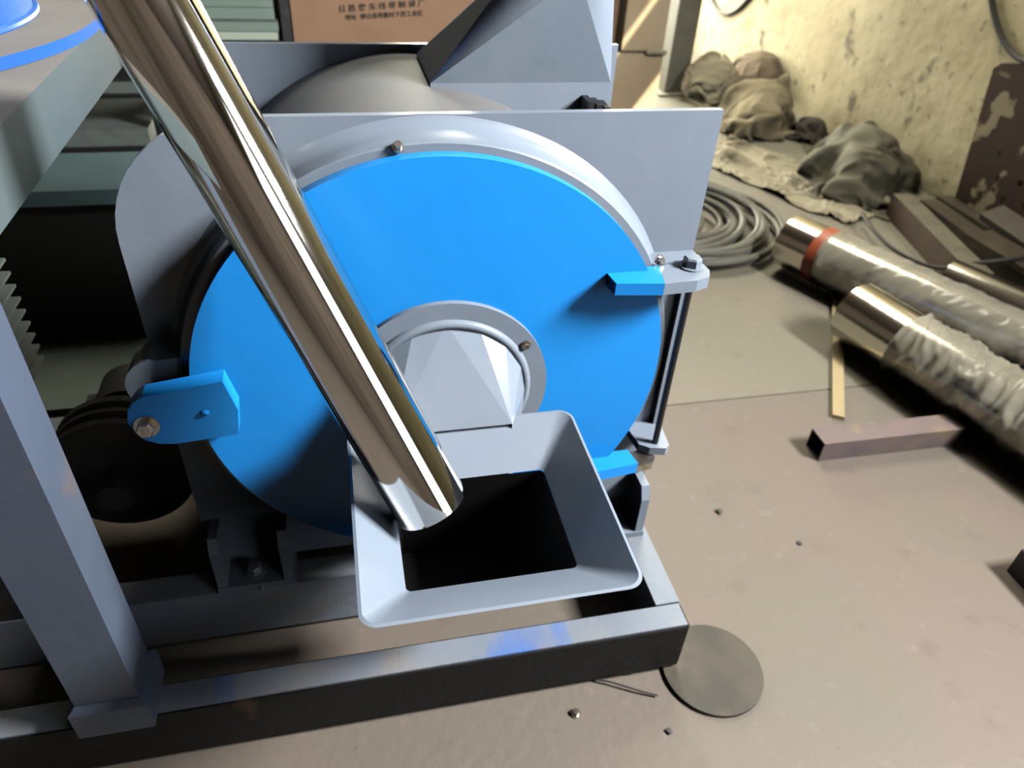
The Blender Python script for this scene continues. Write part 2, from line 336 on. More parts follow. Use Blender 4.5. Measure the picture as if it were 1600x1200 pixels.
# upper hinge: blue strap on the door and grey lug with the hinge bolt
blue_strap = [(.362, .905), (.367, .862), (.437, .853), (.448, .905)]
plabel(part('hinge_strap', prism(blue_strap, 'z', .722, .741), M['blue'], door, bevel=.003), 'blue hinge strap')
grey_lug = [(.4375, .8535), (.490, .857), (.512, .866), (.520, .884), (.519, .903), (.508, .918), (.488, .926), (.470, .9125), (.4485, .905)]
hl = part('hinge_lug', prism(grey_lug, 'z', .722, .7405), M['grey'], mill, bevel=.003)
part('hinge_bolt', hexbolt((.497, .898, .7405), (0, 0, 1), .014, .014), M['grey'], hl)
grey_lug = [(.430, .927), (.53, .927), (.53, PY), (.430, PY)]
part('hinge_lug', prism(grey_lug, 'z', .716, .732), M['grey'], mill, bevel=.003)
# lower hinge
blue_strap = [(.355, .905), (.372, .858), (.462, .868), (.455, .905)]
plabel(part('hinge_strap', prism(blue_strap, 'z', .352, .374), M['blue'], door, bevel=.003), 'blue hinge strap')
grey_lug = [(.455, .905), (.4625, .8685), (.492, .872), (.503, .888), (.49, .912)]
part('hinge_lug', prism(grey_lug, 'z', .352, .366), M['bolt'], mill, bevel=.003)
grey_lug = [(.468, PY), (.476, .905), (.492, .893), (.520, .887), (.529, .895), (.536, PY)]
hl = part('hinge_lug', prism(grey_lug, 'z', .368, .384), M['grey'], mill, bevel=.003)
part('hinge_bolt', hexbolt((.47, .888, .350), (0, 0, -1), .009, .010), M['dark'], hl)
part('hinge_shade_rod', cyl((.506, .905, .384), (.506, .905, .722), .0055, 16), M['black'], mill, smooth=True)  # black rod drawn as the shadow line beside the plate edge
bm = box(.521, .531, .954, PY, .384, .716); part('hinge_bar', bm, M['grey'], mill, bevel=.002)
# inlet flange with the square-to-round neck
HX, HZ = .128, .556
fl_ = part('inlet_flange', cyl((HX, .884, HZ), (HX, .893, HZ), .157, 96), M['grey'], door, smooth=True, bevel=.0015)
for a in (30, 210, 300):
    q = (HX + .142 * math.cos(math.radians(a + 3)), .884, HZ + .142 * math.sin(math.radians(a + 3)))
    part('flange_bolt', hexbolt(q, (0, -1, 0), .0055, .005), M['bolt'], fl_)
bm = bmesh.new()
cirv = []; NC = 16
for i in range(NC):
    t = PI / 2 - 2 * PI * i / NC
    cirv.append(bm.verts.new((HX + .124 * math.cos(t), .8845, HZ + .124 * math.sin(t))))
x0, x1, z0, z1, yn = .038, .214, .345, .548, .806
rc = [bm.verts.new(p) for p in ((x1, yn, z1), (x1, yn, z0), (x0, yn, z0), (x0, yn, z1))]     # tr, br, bl, tl
for k in range(4):
    s_ = k * NC // 4
    for i in range(NC // 4): bm.faces.new((rc[k], cirv[(s_ + i) % NC], cirv[(s_ + i + 1) % NC]))
    bm.faces.new((rc[k], cirv[(s_ + NC // 4) % NC], rc[(k + 1) % 4]))
for f in bm.faces: f.smooth = False
part('inlet_neck', bm, M['grey'], door)
# weld fillet round the neck
part('neck_weld', tube([(HX + .1235 * math.cos(2 * PI * i / 64), .884, HZ + .1235 * math.sin(2 * PI * i / 64)) for i in range(64)], .0075, 12, True), M['grey'], door, smooth=True)
# hopper: flared rim and chute
def rrect(x0, x1, y0, y1, r, z, seg=6):
    pts = []
    for cx, cy, a in ((x1 - r, y1 - r, 0), (x0 + r, y1 - r, 90), (x0 + r, y0 + r, 180), (x1 - r, y0 + r, 270)):
        pts += [(q[0], q[1], z) for q in arc(cx, cy, r, a, a + 90, seg)]
    return pts
hop = part('hopper', bmesh.new(), M['grey'], mill)
bm = bmesh.new(); th = .004
levels = [rrect(-.020, .304, .497, .822, .020, .550), rrect(.033, .251, .570, .752, .007, .502)]
outer = [rrect(-.020 - th, .304 + th, .497 - th, .822 + th, .022, .549), rrect(.033 - th, .251 + th, .570 - th, .752 + th, .010, .498)]
loops = [[bm.verts.new(p) for p in L] for L in (outer[1], outer[0], levels[0], levels[1])]
n_ = len(loops[0])
for a, c in zip(loops, loops[1:] + loops[:1]):
    for i in range(n_): bm.faces.new((a[i], a[(i + 1) % n_], c[(i + 1) % n_], c[i]))
bmesh.ops.recalc_face_normals(bm, faces=bm.faces[:]); bm.to_mesh(hop.data); bm.free()
for p in hop.data.polygons: p.use_smooth = True
hop.data.set_sharp_from_angle(angle=math.radians(25))
plabel(hop, 'square grey feed hopper with flared rim')
bm = bmesh.new()
lv = [rrect(.0335, .2505, .5705, .7515, .007, .501), rrect(.040, .212, .690, .800, .006, .300), rrect(.037, .215, .687, .803, .008, .296), rrect(.0305, .2535, .5675, .7545, .009, .497)]
loops = [[bm.verts.new(p) for p in L] for L in lv]
for a, c in zip(loops[:1] + loops[2:], loops[1:2] + loops[3:] + loops[:1]):
    for i in range(n_): bm.faces.new((a[i], a[(i + 1) % n_], c[(i + 1) % n_], c[i]))
bm.faces.new(loops[1]); bm.faces.new(loops[2][::-1])
plabel(part('chute', bm, M['black'], hop), 'chute below the hopper rim, black in place of deep shade')  # black colour stands in for the shade deep in the chute
# discharge hood on top of the drum
bm = bmesh.new(); NC = 32
ccx, ccy, cr, ztop = .360, 1.228, .076, 1.085
top = [bm.verts.new((ccx + cr * math.cos(PI / 4 - 2 * PI * i / NC), ccy + cr * math.sin(PI / 4 - 2 * PI * i / NC), ztop)) for i in range(NC)]
hood_flat = []
bx0, bx1, by0, by1, bz = .148, .442, 1.19, 1.375, .925
co = [bm.verts.new(p) for p in ((bx1, by1, bz), (bx1, by0, bz), (bx0, by0, bz), (bx0, by1, bz))]
for k in range(4):
    s_ = k * NC // 4 - NC // 8
    for i in range(NC // 4): bm.faces.new((co[k], top[(s_ + i) % NC], top[(s_ + i + 1) % NC]))
    hood_flat.append(bm.faces.new((co[k], top[(s_ + NC // 4) % NC], co[(k + 1) % 4])))
lowz = [.66, .66, .66, .66]
lo = [bm.verts.new((v.co.x, v.co.y, .70)) for v in co]
for k in range(4): hood_flat.append(bm.faces.new((co[k], co[(k + 1) % 4], lo[(k + 1) % 4], lo[k])))
flat_ids = {f.index for f in hood_flat}
bm.faces.index_update(); flat_ids = {f.index for f in hood_flat}
hood = part('discharge_hood', bm, M['grey'], mill, smooth=True)
hood.data.set_sharp_from_angle(angle=math.radians(30))
for p in hood.data.polygons: p.use_smooth = p.index not in flat_ids
part('discharge_pipe', pipe_shell((ccx, ccy, ztop - .005), (ccx, ccy, 1.75), .074, .070, 48), M['grey'], mill, smooth=True)
bm = bmesh.new()
for k in range(3):
    B(bm, .395 + k * .014, .405 + k * .014, 1.150, 1.19, .862, .905 - k * .004)
part('black_teeth', bm, M['black'], hood)  # three small black blocks at the hood's lower right
# foot brackets with ribs and bolts
for x0 in (-.276, .392):
    fb = part('foot_bracket', box(x0, x0 + .132, .903, PY + .01, .135, .149), M['grey'], mill, bevel=.002)
    for xr in (x0 + .001, x0 + .114):
        bm = prism([(.905, .149), (PY, .149), (PY, .262), (.918, .262), (.905, .235)], 'x', xr, xr + .016)
        part('rib', bm, M['grey'], fb, bevel=.002)
    part('anchor_bolt', hexbolt((x0 + .062, .930, .149), (0, 0, 1), .013, .016), M['grey_worn'], fb)
    part('weld_drop', cyl((x0 + .072, .9035, .139), (x0 + .072, .900, .134), .005, 10, r2=.003), M['grey'], fb, smooth=True)

# ------------------------------------------------------------------ feed pipe
e0 = Vector((.0787, .684, .5265)); u = (e0 - Vector((-.130, .837, .992))).normalized(); e1 = e0 - u * 1.45
bm = pipe_shell(e0, e1, .0492, .0466, 160)
tag(link('feed_pipe', bm, M['steel'], smooth=True, bevel=.0006, seg=1), 'shiny polished stainless steel pipe slanting down into the square hopper', 'pipe')

# ------------------------------------------------------------------ feeder stand at the left
st = thing('feeder_stand', 'blue-grey square-tube stand leg and beam at the left edge of the picture', 'stand', (-.4, .72, .135))
part('leg', box(-.442, -.356, .681, .757, .190, .888), M['stand'], st, bevel=.008, seg=3)
bm = bmesh.new()
lo_ = [(-.452, .671), (-.347, .671), (-.347, .765), (-.452, .765)]
vs = [[bm.verts.new((x, y, z)) for x, y in lo_] for z in (.135, .194)]
hi_ = [(-.443, .680), (-.355, .680), (-.355, .758), (-.443, .758)]
vs.append([bm.verts.new((x, y, .203)) for x, y in hi_])
bm.faces.new(vs[0][::-1]); bm.faces.new(vs[2])
for a, c in zip(vs[:-1], vs[1:]):
    for i in range(4): bm.faces.new((a[i], a[(i + 1) % 4], c[(i + 1) % 4], c[i]))
part('foot_sleeve', bm, M['stand'], st, bevel=.003)
bo = part('beam', box(-.436, -.346, .60, 1.66, .888, .970), [M['stand_beam'], M['beam_top']], st, bevel=.009, seg=3)
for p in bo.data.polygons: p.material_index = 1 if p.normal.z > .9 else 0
part('beam', box(-1.6, -.436, 1.50, 1.59, .888, .970), M['stand_beam'], st, bevel=.009, seg=3)
part('leg', box(-1.52, -1.43, 1.50, 1.59, 0, .888), M['stand'], st, bevel=.008, seg=3)
# screw feeder flange that sits on the stand
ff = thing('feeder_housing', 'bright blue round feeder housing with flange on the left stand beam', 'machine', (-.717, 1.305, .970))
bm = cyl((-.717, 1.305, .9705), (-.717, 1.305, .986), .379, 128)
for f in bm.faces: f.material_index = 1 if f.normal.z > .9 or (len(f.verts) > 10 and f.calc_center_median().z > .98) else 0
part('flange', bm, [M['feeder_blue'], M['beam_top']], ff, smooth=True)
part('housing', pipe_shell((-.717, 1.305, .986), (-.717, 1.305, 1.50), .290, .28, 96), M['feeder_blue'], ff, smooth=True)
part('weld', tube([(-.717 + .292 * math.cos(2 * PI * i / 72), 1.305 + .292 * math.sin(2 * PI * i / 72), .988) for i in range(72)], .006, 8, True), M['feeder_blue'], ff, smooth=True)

# ------------------------------------------------------------------ drive at the left, in the dark
mo = thing('electric_motor', 'grey-green finned electric motor in the dark behind the stand leg', 'motor', (-.70, 1.02, .135))
part('body', cyl((-.70, .82, .56), (-.70, 1.21, .56), .130, 48), M['motor'], mo, smooth=True)
for k in range(9):
    z = .470 + k * .0235
    bm = box(-.868, -.532, .84, 1.20, z - .0025, z + .0025); part('fin', bm, M['motor'], mo)
part('end_bell', cyl((-.70, 1.205, .56), (-.70, 1.25, .56), .145, 48, r2=.12), M['dark'], mo, smooth=True)
part('shaft', cyl((-.70, 1.245, .56), (-.70, 1.32, .56), .022, 24), M['dark'], mo, smooth=True)
part('mount', box(-.82, -.58, .907, .955, .1355, .45), M['dark'], mo)
tag(link('motor_plate', box(-1.4, -.34, 1.47, 1.74, .1352, .150), M['green_plate'], bevel=.002), 'dull grey-green steel plate lying behind the mill at the left', 'plate')
pu = thing('drive_pulley', 'black grooved drive pulley in the shadow below the blue latch', 'pulley', (-.44, 1.18, .26))
bm = bmesh.new(); rows = []
for r, y in ((.03, 1.10), (.125, 1.10), (.125, 1.115), (.11, 1.125), (.125, 1.135), (.125, 1.145), (.11, 1.155), (.125, 1.165), (.125, 1.18), (.03, 1.18)):
    rows.append([bm.verts.new((-.44 + r * math.cos(2 * PI * i / 48), y, .262 + r * math.sin(2 * PI * i / 48))) for i in range(48)])
for a, c in zip(rows[:-1], rows[1:]):
    for i in range(48): bm.faces.new((a[i], a[(i + 1) % 48], c[(i + 1) % 48], c[i]))
part('rim', bm, M['dark'], pu)
part('shaft', cyl((-.44, 1.04, .262), (-.44, 1.40, .262), .03, 24), M['dark'], pu, smooth=True)
be = part('bearing_block', box(-.53, -.35, 1.24, 1.31, .1352, .30), M['dark'], pu, bevel=.01)
part('bearing_cap', cyl((-.44, 1.23, .29), (-.44, 1.32, .29), .07, 32), M['dark'], be, smooth=True)
# bench behind
wb = thing('workbench', 'low dark workbench with pale teal top behind the feeder stand', 'bench', (-1.0, 1.98, 0))
part('top', box(-2.2, -.30, 1.865, 2.12, .462, .500), M['teal'], wb, bevel=.003)
part('front_panel', box(-2.18, -.32, 1.89, 1.91, .02, .462), M['black'], wb)
for x in (-2.15, -.42):
    part('leg', box(x, x + .05, 2.05, 2.10, 0, .462), M['black'], wb)
    part('leg', box(x, x + .05, 1.91, 1.96, 0, .462), M['black'], wb)
# rack with green sheets
rk = thing('sheet_rack', 'black steel rack behind the bench carrying a stack of green sheets', 'rack', (-.7, 2.75, 0))
for z0, z1, mm in ((.655, .672, M['black']), (.50, .512, M['black']), (.33, .345, M['black'])):
    part('shelf', box(-1.5, -.145, 2.60, 3.05, z0, z1), mm, rk)
for x in (-.575, -1.45, -.19):
    part('post', box(x, x + .035, 2.60, 2.64, 0, .655), M['black'], rk); part('post', box(x, x + .035, 3.0, 3.04, 0, .655), M['black'], rk)
part('rail', box(-1.5, -.145, 2.595, 2.60, .565, .640), M['black'], rk)
z = .672
sheet_kinds = ['lowest, palest green sheet of the stack on the rack', 'dark edge-on green sheet second from the bottom of the stack', 'green sheet third from the bottom of the stack', 'green sheet fourth from the bottom of the stack', 'green sheet fifth from the bottom of the stack', 'green sheet sixth from the bottom of the stack']
for k, lb in enumerate(sheet_kinds):
    t = (.024, .030, .006, .034, .022, .034)[k]
    mm = M['glass_pale'] if k == 0 else (M['motor'] if k == 2 else M['glass'])
    dx = random.uniform(-.012, .008)
    tag(link('green_sheet', box(-1.42 + dx, -.150 + dx * .6, 2.61 - random.uniform(0, .012), 3.02, z, z + t - .002), mm, bevel=.002, seg=1), lb, 'sheet', 'green sheets stacked on the rack'); z += t
for lb, x0, x1, z0, z1 in (('grey sheet bundle on the upper shelf of the black rack', -1.40, -.60, .512, .545), ('grey sheet bundle on the lower shelf of the black rack', -1.42, -.60, .345, .40)):
    tag(link('sheet_bundle', box(x0, x1, 2.615, 3.02, z0, z1), M['motor'], bevel=.004), lb, 'sheet')

# ------------------------------------------------------------------ cartons
def carton(name, label, x0, x1, y0, y1, z0, z1, m_, flaps=True):
    t = thing(name, label, 'box', ((x0 + x1) / 2, (y0 + y1) / 2, z0))
    part('body', box(x0, x1, y0, y1, z0, z1), m_, t, bevel=.008, seg=2)
    xm = (x0 + x1) / 2
    part('flap', box(x0 + .004, x1 - .004, y0 + .004, (y0 + y1) / 2 - .002, z1, z1 + .004), m_, t)
    part('flap', box(x0 + .004, x1 - .004, (y0 + y1) / 2 + .002, y1 - .004, z1, z1 + .004), m_, t)
    part('tape', box(xm - .03, xm + .03, y0 - .0008, y1 + .0008, z1 - .06, z1 + .005), M['tape'], t)
    return t
carton('carton', 'brown cardboard carton under the carton with printed lettering', -.10, .52, 2.60, 3.05, 0, .42, M['carton'])
pc = carton('carton', 'brown cardboard carton with two lines of black printed lettering', -.105, .50, 2.60, 3.05, .425, .93, M['carton'])
part('dark_side_face', box(-.138, -.108, 2.605, 3.04, .42, .93), M['dark'], pc)  # dark grey slab as the carton's left side face
def text_mesh(s, size):
    cu = bpy.data.curves.new('tmp', 'FONT'); cu.body = s; cu.size = size; cu.align_x = 'LEFT'; cu.resolution_u = 2; cu.offset = size * .012
    o = bpy.data.objects.new('tmp', cu); C.objects.link(o); bpy.context.view_layer.update()
    me = bpy.data.meshes.new_from_object(o.evaluated_get(bpy.context.evaluated_depsgraph_get()))
    bpy.data.objects.remove(o); bm = bmesh.new(); bm.from_mesh(me); bpy.data.meshes.remove(me); return bm
def stamp(name, s, xa, za, xb, zb, h, y, parent):
    bm = text_mesh(s, 1.0)
    if not bm.verts: return
    mnx = min(v.co.x for v in bm.verts); mxx = max(v.co.x for v in bm.verts); mny = min(v.co.y for v in bm.verts); mxy = max(v.co.y for v in bm.verts)
    for v in bm.verts:
        f = (v.co.x - mnx) / (mxx - mnx); g = (v.co.y - mny) / (mxy - mny)
        v.co = Vector((xa + (xb - xa) * f, y, za + (zb - za) * f + (g - .5) * h))
    part(name, bm, M['ink'], parent)
stamp('printed_line', '日 胜 腾 东 线 带 制 袋 厂', .042, .765, .310, .786, .021, 2.5985, pc)
stamp('printed_line', '地址  博白县秀雅村下西工业区', .058, .741, .302, .757, .017, 2.5985, pc)

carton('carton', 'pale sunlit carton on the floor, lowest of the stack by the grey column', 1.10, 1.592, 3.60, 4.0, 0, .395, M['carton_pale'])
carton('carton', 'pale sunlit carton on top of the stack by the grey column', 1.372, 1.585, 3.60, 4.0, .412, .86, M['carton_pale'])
bc = carton('carton', 'brown carton behind the hood, left of the sunlit upper carton', .95, 1.355, 3.66, 4.0, .412, .86, M['carton'])
part('strap', box(1.298, 1.308, 3.652, 3.66, .40, .87), M['green_plate'], bc)
part('strap_buckle', box(1.294, 1.312, 3.645, 3.655, .60, .64), M['bolt'], bc)
tag(link('plastic_bag', tube([(1.50, 3.595, .405), (1.545, 3.585, .409), (1.59, 3.59, .406), (1.605, 3.62, .40)], .014, 8), M['cloth_pale'], smooth=True), 'white plastic scrap pinched between the two sunlit cartons', 'scrap')
col_ = thing('steel_column', 'grey dusty steel column standing beside the sunlit cartons', 'column', (2.02, 4.36, 0))
bm = box(1.945, 2.085, 4.30, 4.42, .012, ZC); part('shaft', bm, M['column'], col_, bevel=.012)
part('base_plate', box(1.90, 2.13, 4.26, 4.46, 0, .012), M['column'], col_)

# ------------------------------------------------------------------ cloth heaps by the wall
def cloth(name, label, cx, cy, w, d, rot, m_, seed, lumps, z0=.22, amp=.05, freq=11.0, n_=52, frames=42, cat='cloth', bend=.12):
    """a crumpled sheet let fall on the floor (and on a few lumps) by the cloth solver, then kept as a plain mesh"""
    bm = bmesh.new(); rows = []; ny = max(8, int(n_ * d / w))
    for j in range(ny + 1):
        row = []
        for i in range(n_ + 1):
            a = (i / n_ - .5) * w; b = (j / ny - .5) * d
            k = Vector((a * 4, b * 4, seed))
            z = z0 + amp * (math.sin(a * freq + 3 * noise.noise(k)) + math.sin(b * freq * .8 + 3 * noise.noise(k + Vector((7, 3, 1))))) + .05 * noise.noise(k * 2.2)
            row.append(bm.verts.new((a + .03 * noise.noise(k * 1.5), b + .03 * noise.noise(k * 1.5 + Vector((2, 9, 4))), z)))
        rows.append(row)
    for j in range(ny):
        for i in range(n_): bm.faces.new((rows[j][i], rows[j][i + 1], rows[j + 1][i + 1], rows[j + 1][i]))
    me = bpy.data.meshes.new('sheet'); bm.to_mesh(me); bm.free(); o = bpy.data.objects.new('sheet', me); C.objects.link(o)
    tmp = [o]
    def solid(mesh, loc=(0, 0, 0)):
        q = bpy.data.objects.new('solid', mesh); C.objects.link(q); q.location = loc; q.modifiers.new('collision', 'COLLISION')
        q.collision.thickness_outer = .004; q.collision.cloth_friction = 40; tmp.append(q)
    fm = bpy.data.meshes.new('ground'); fm.from_pydata([(-3, -3, 0), (3, -3, 0), (3, 3, 0), (-3, 3, 0)], [], [(0, 1, 2, 3)]); solid(fm)
    for x, y, r in lumps:
        bm = bmesh.new(); bmesh.ops.create_icosphere(bm, subdivisions=2, radius=r)
        q = bpy.data.meshes.new('lump'); bm.to_mesh(q); bm.free(); solid(q, (x, y, r * .45))
    md = o.modifiers.new('cloth', 'CLOTH'); st_ = md.settings
    st_.quality = 5; st_.mass = .25; st_.tension_stiffness = 15; st_.compression_stiffness = 15; st_.shear_stiffness = 5; st_.bending_stiffness = bend; st_.air_damping = 2
    cs = md.collision_settings; cs.distance_min = .004; cs.use_self_collision = True; cs.self_distance_min = .006; cs.self_friction = 10
    md.point_cache.frame_start = 1; md.point_cache.frame_end = frames; S.frame_start = 1; S.frame_end = frames
    for k in range(1, frames + 1): S.frame_set(k)      # let it settle
    me2 = bpy.data.meshes.new_from_object(o.evaluated_get(bpy.context.evaluated_depsgraph_get()))
    for q in tmp: bpy.data.objects.remove(q)
    S.frame_set(1)
    ca, sa = math.cos(rot), math.sin(rot)
    for v in me2.vertices:
        x, y = v.co.x, v.co.y
        v.co.x = min(cx + x * ca - y * sa, XR - .006); v.co.y = cy + x * sa + y * ca; v.co.z = max(.003, v.co.z)
    me2.materials.clear(); me2.materials.append(m_)
    for p in me2.polygons: p.use_smooth = True
    ob = bpy.data.objects.new(name, me2); C.objects.link(ob)
    sb = ob.modifiers.new('smooth', 'SUBSURF'); sb.levels = 1; sb.render_levels = 1
    return tag(ob, label, cat)
cloth('cloth_heap', 'crumpled grey-green tarpaulin heap in front of the stained wall', 2.36, 2.93, .84, .62, .85, M['cloth_dark'], 3.3, [(0, 0, .17), (.17, .05, .14), (-.15, -.03, .13), (.02, -.14, .11)], .30, .06)
cloth('cloth_sheet', 'flat pale dusty sheet spread on the floor before the tarpaulin heap', 2.00, 3.02, .44, 1.10, .42, M['cloth_pale'], 8.1, [(.08, -.30, .05), (-.05, .25, .04)], .10, .035, 16.0, 34)
cloth('cloth_heap', 'crumpled tan cloth heap by the wall beyond the grey tarpaulin', 2.27, 3.74, .66, .70, .3, M['cloth_tan'], 5.7, [(0, 0, .16), (.15, .08, .13), (-.13, -.1, .12)], .28, .055, n_=44)
cloth('cloth_heap', 'small pale cloth bundle at the foot of the grey column', 2.16, 4.14, .34, .34, .2, M['cloth_pale'], 11.2, [(0, 0, .12), (.03, .04, .17)], .30, .035, 20.0, 28, frames=34)
cloth('sack', 'brown sack leaning on the wall behind the tan cloth heap', 2.52, 4.24, .36, .40, .1, M['sack'], 14.0, [(0, 0, .15), (.02, .05, .17)], .30, .02, 8.0, 24, frames=34, cat='sack', bend=1.0)
cloth('dark_cloth_patch', 'dark brown cloth at the dark spot beside the tan heap at the wall', 2.46, 3.50, .30, .26, .5, M['dark_cloth_patch'], 17.0, [(0, 0, .07), (.06, .03, .06)], .16, .03, 18.0, 24, frames=32, cat='dark_cloth_patch')  # small dark cloth set where the heap has a dark spot

# ------------------------------------------------------------------ cable coil
pts = []; cxx, cyy = 1.265, 2.55
turns = 15
for i in range(turns * 36 + 1):
    t = i / 36; a = 2 * PI * t; k = int(t)
    rnd = noise.noise(Vector((t * .8, 3.1, 0)))
    r = .425 - .016 * t + .03 * rnd + .02 * math.sin(a * 1.0 + t * .7)
    if t > 9: r -= (t - 9) * .022
    ox = .03 * math.sin(t * 1.3); oy = .03 * math.cos(t * 1.7)
    z = .012 + .010 * (t if t < 5 else 10 - t if t < 10 else t - 10) + .008 * (1 + math.sin(a * 2 + t * 2.1))
    pts.append((cxx + ox + r * math.cos(a), cyy + oy + r * math.sin(a), max(.011, z)))
tag(link('cable_coil', tube(pts, .0125, 8), M['cable'], smooth=True), 'grey cable coiled on the floor right of the mill', 'cable')

# ------------------------------------------------------------------ big tubes on the floor
def film_wrap(p0, p1, r, seed, amp=.007, rows_=90, n_=80, spiral=6.0):
    bm = bmesh.new(); p0 = Vector(p0); p1 = Vector(p1); d, u_, v_ = frame_of(p1 - p0); L = (p1 - p0).length; rows = []
    for j in range(rows_ + 1):
        s_ = j / rows_; row = []
        for i in range(n_):
            t = 2 * PI * i / n_
            ph = s_ * L * 15 + .8 * math.sin(t + seed)
            f = max(0, 1 - abs(noise.noise(Vector((math.cos(t) * .9, math.sin(t) * .9, ph + seed)))) * 3.2)
            g = max(0, 1 - abs(noise.noise(Vector((math.cos(t + ph * .35) * 1.1, math.sin(t + ph * .35) * 1.1, ph * 2.1 + seed * 2)))) * 3.2)
            q = r + .002 + amp * (f * .75 + g * .45)
            if j in (0, rows_): q = r + .001
            row.append(bm.verts.new(p0 + d * (s_ * L) + (u_ * math.cos(t) + v_ * math.sin(t)) * q))
        rows.append(row)
    for a, c in zip(rows[:-1], rows[1:]):
        for i in range(n_): bm.faces.new((a[i], a[(i + 1) % n_], c[(i + 1) % n_], c[i]))
    return bm
RT = .095
def steel_tube(label, a, dirv, L, r, wrap=None, band=False, seed=0):
    a = Vector(a); d = Vector(dirv).normalized()
    t = thing('steel_tube', label, 'tube', (a.x, a.y, 0), 'stainless tubes on the floor')
    part('barrel', pipe_shell(a, a + d * L, r, r - .006, 96), M['steel_tube'], t, smooth=True, bevel=.001, seg=1)
    if wrap is not None:
        part('plastic_wrap', film_wrap(a + d * wrap, a + d * (L - .02), r, seed, amp=.012 if not band else .006, rows_=int(170 * L)), M['film'], t, smooth=True)
    if band: part('tape_band', pipe_shell(a + d * (wrap - .03), a + d * (wrap + .012), r + .0035, r - .001, 64), M['band'], t, smooth=True)
    return t
steel_tube('plastic-wrapped stainless tube with red-brown tape band near its end', (1.560, 2.160, RT + .013), (.33, -.74, 0), 1.9, RT, .155, True, 1.0)
steel_tube('stainless tube with loose crumpled film, nearest of the tubes', (1.512, 1.675, RT + .013), (.15, -.60, 0), 1.7, RT, .20, False, 5.0)
steel_tube('bare stainless tube with sharp highlight behind the wrapped tubes', (2.010, 1.870, .075), (.33, -.74, 0), 1.1, .075)

# square hollow section and flat strip
bm = bmesh.new()
hs = thing('hollow_section', 'short rusty square hollow section lying under the nearest tube', 'bar', (1.35, 1.24, 0))
a = Vector((1.122, 1.172, .0)); d = Vector((1, -.01, 0)).normalized(); s_ = Vector((-d.y, d.x, 0)); w_, h_, t_ = .062, .058, .004
def hsec(off0, off1, L):
    bm = bmesh.new(); R_ = []
    for q in (0, L):
        o_ = [a + d * q + s_ * x + Vector((0, 0, z)) for x, z in ((0, 0), (w_, 0), (w_, h_), (0, h_))]
        i_ = [a + d * q + s_ * x + Vector((0, 0, z)) for x, z in ((t_, t_), (w_ - t_, t_), (w_ - t_, h_ - t_), (t_, h_ - t_))]
        R_.append(([bm.verts.new(p) for p in o_], [bm.verts.new(p) for p in i_]))
    for i in range(4):
        j = (i + 1) % 4
        bm.faces.new((R_[0][0][i], R_[0][0][j], R_[1][0][j], R_[1][0][i])); bm.faces.new((R_[0][1][i], R_[1][1][i], R_[1][1][j], R_[0][1][j]))
        for e in (0, 1): bm.faces.new((R_[e][0][i], R_[e][1][i], R_[e][1][j], R_[e][0][j]))
    return bm
part('shell', hsec(0, 0, .41), M['hollow'], hs)
def bar(name, label, a, b_, w, h, m_, z=0.0, z2=None, cat='bar', mats=None, group=None, roll=0.0):
    a = Vector((a[0], a[1], 0)); b_ = Vector((b_[0], b_[1], 0)); d = (b_ - a).normalized(); s_ = Vector((-d.y, d.x, 0)); z2 = z if z2 is None else z2
    bm = bmesh.new(); vs = []
    for p, zz in ((a, z), (b_, z2)):
        for x, q in ((-w / 2, 0), (w / 2, 0), (w / 2, h), (-w / 2, h)):
            xx = x * math.cos(roll) - q * math.sin(roll); qq = x * math.sin(roll) + q * math.cos(roll)
            vs.append(bm.verts.new(p + s_ * xx + Vector((0, 0, zz + qq))))
    for f in ((0, 1, 2, 3), (7, 6, 5, 4), (0, 4, 5, 1), (1, 5, 6, 2), (2, 6, 7, 3), (3, 7, 4, 0)):
        bm.faces.new([vs[i] for i in f])
    o = link(name, bm, m_, bevel=.003, seg=1)
    if isinstance(m_, list):
        for p in o.data.polygons: p.material_index = 1 if abs(p.normal.z) < .5 else 0
    return tag(o, label, cat, group)
bar('flat_strip', 'thin yellowish flat strip on the floor meeting the hollow section', (1.268, 1.318), (1.66, 1.955), .032, .012, M['strip'], cat='strip')
# bars by the wall
bar('channel_bar', 'thick dusty bar with rusty side, nearest the dark hoop', (2.30, 2.53), (2.135, 1.86), .085, .10, [M['bar_tan'], M['rust_side']], group='bars by the wall')
bar('channel_bar', 'dark brown bar right behind the thick dusty bar', (2.43, 2.52), (2.36, 1.70), .085, .075, M['bar_brown'], group='bars by the wall')
bar('channel_bar', 'brown bar lying along the foot of the stained wall', (2.54, 2.56), (2.535, 1.70), .075, .07, M['bar_brown'], group='bars by the wall')
bar('channel_bar', 'wide brown plate bar lying across the bars, with a bright glint', (2.33, 2.13), (2.36, 1.60), .13, .018, M['bar_brown'], z=.101, z2=.101, group='bars by the wall')
bar('channel_bar', 'tilted bar with tan edge resting against the rust plate', (2.50, 2.26), (2.48, 1.70), .095, .03, M['bar_brown'], z=.115, z2=.10, roll=.35, group='bars by the wall')
hp = []
for i in range(61):
    t = i / 60; q = [(2.075, 2.46, .055), (2.03, 2.30, .05), (2.02, 2.14, .045), (2.08, 2.00, .05), (2.17, 1.93, .10), (2.28, 1.90, .125), (2.42, 1.90, .14), (2.58, 1.88, .16)]
    s_ = t * (len(q) - 1); k = min(int(s_), len(q) - 2); f = s_ - k
    P0, P1, P2, P3 = (Vector(q[max(k - 1, 0)]), Vector(q[k]), Vector(q[k + 1]), Vector(q[min(k + 2, len(q) - 1)]))
    hp.append(.5 * ((2 * P1) + (-P0 + P2) * f + (2 * P0 - 5 * P1 + 4 * P2 - P3) * f * f + (-P0 + 3 * P1 - 3 * P2 + P3) * f ** 3))
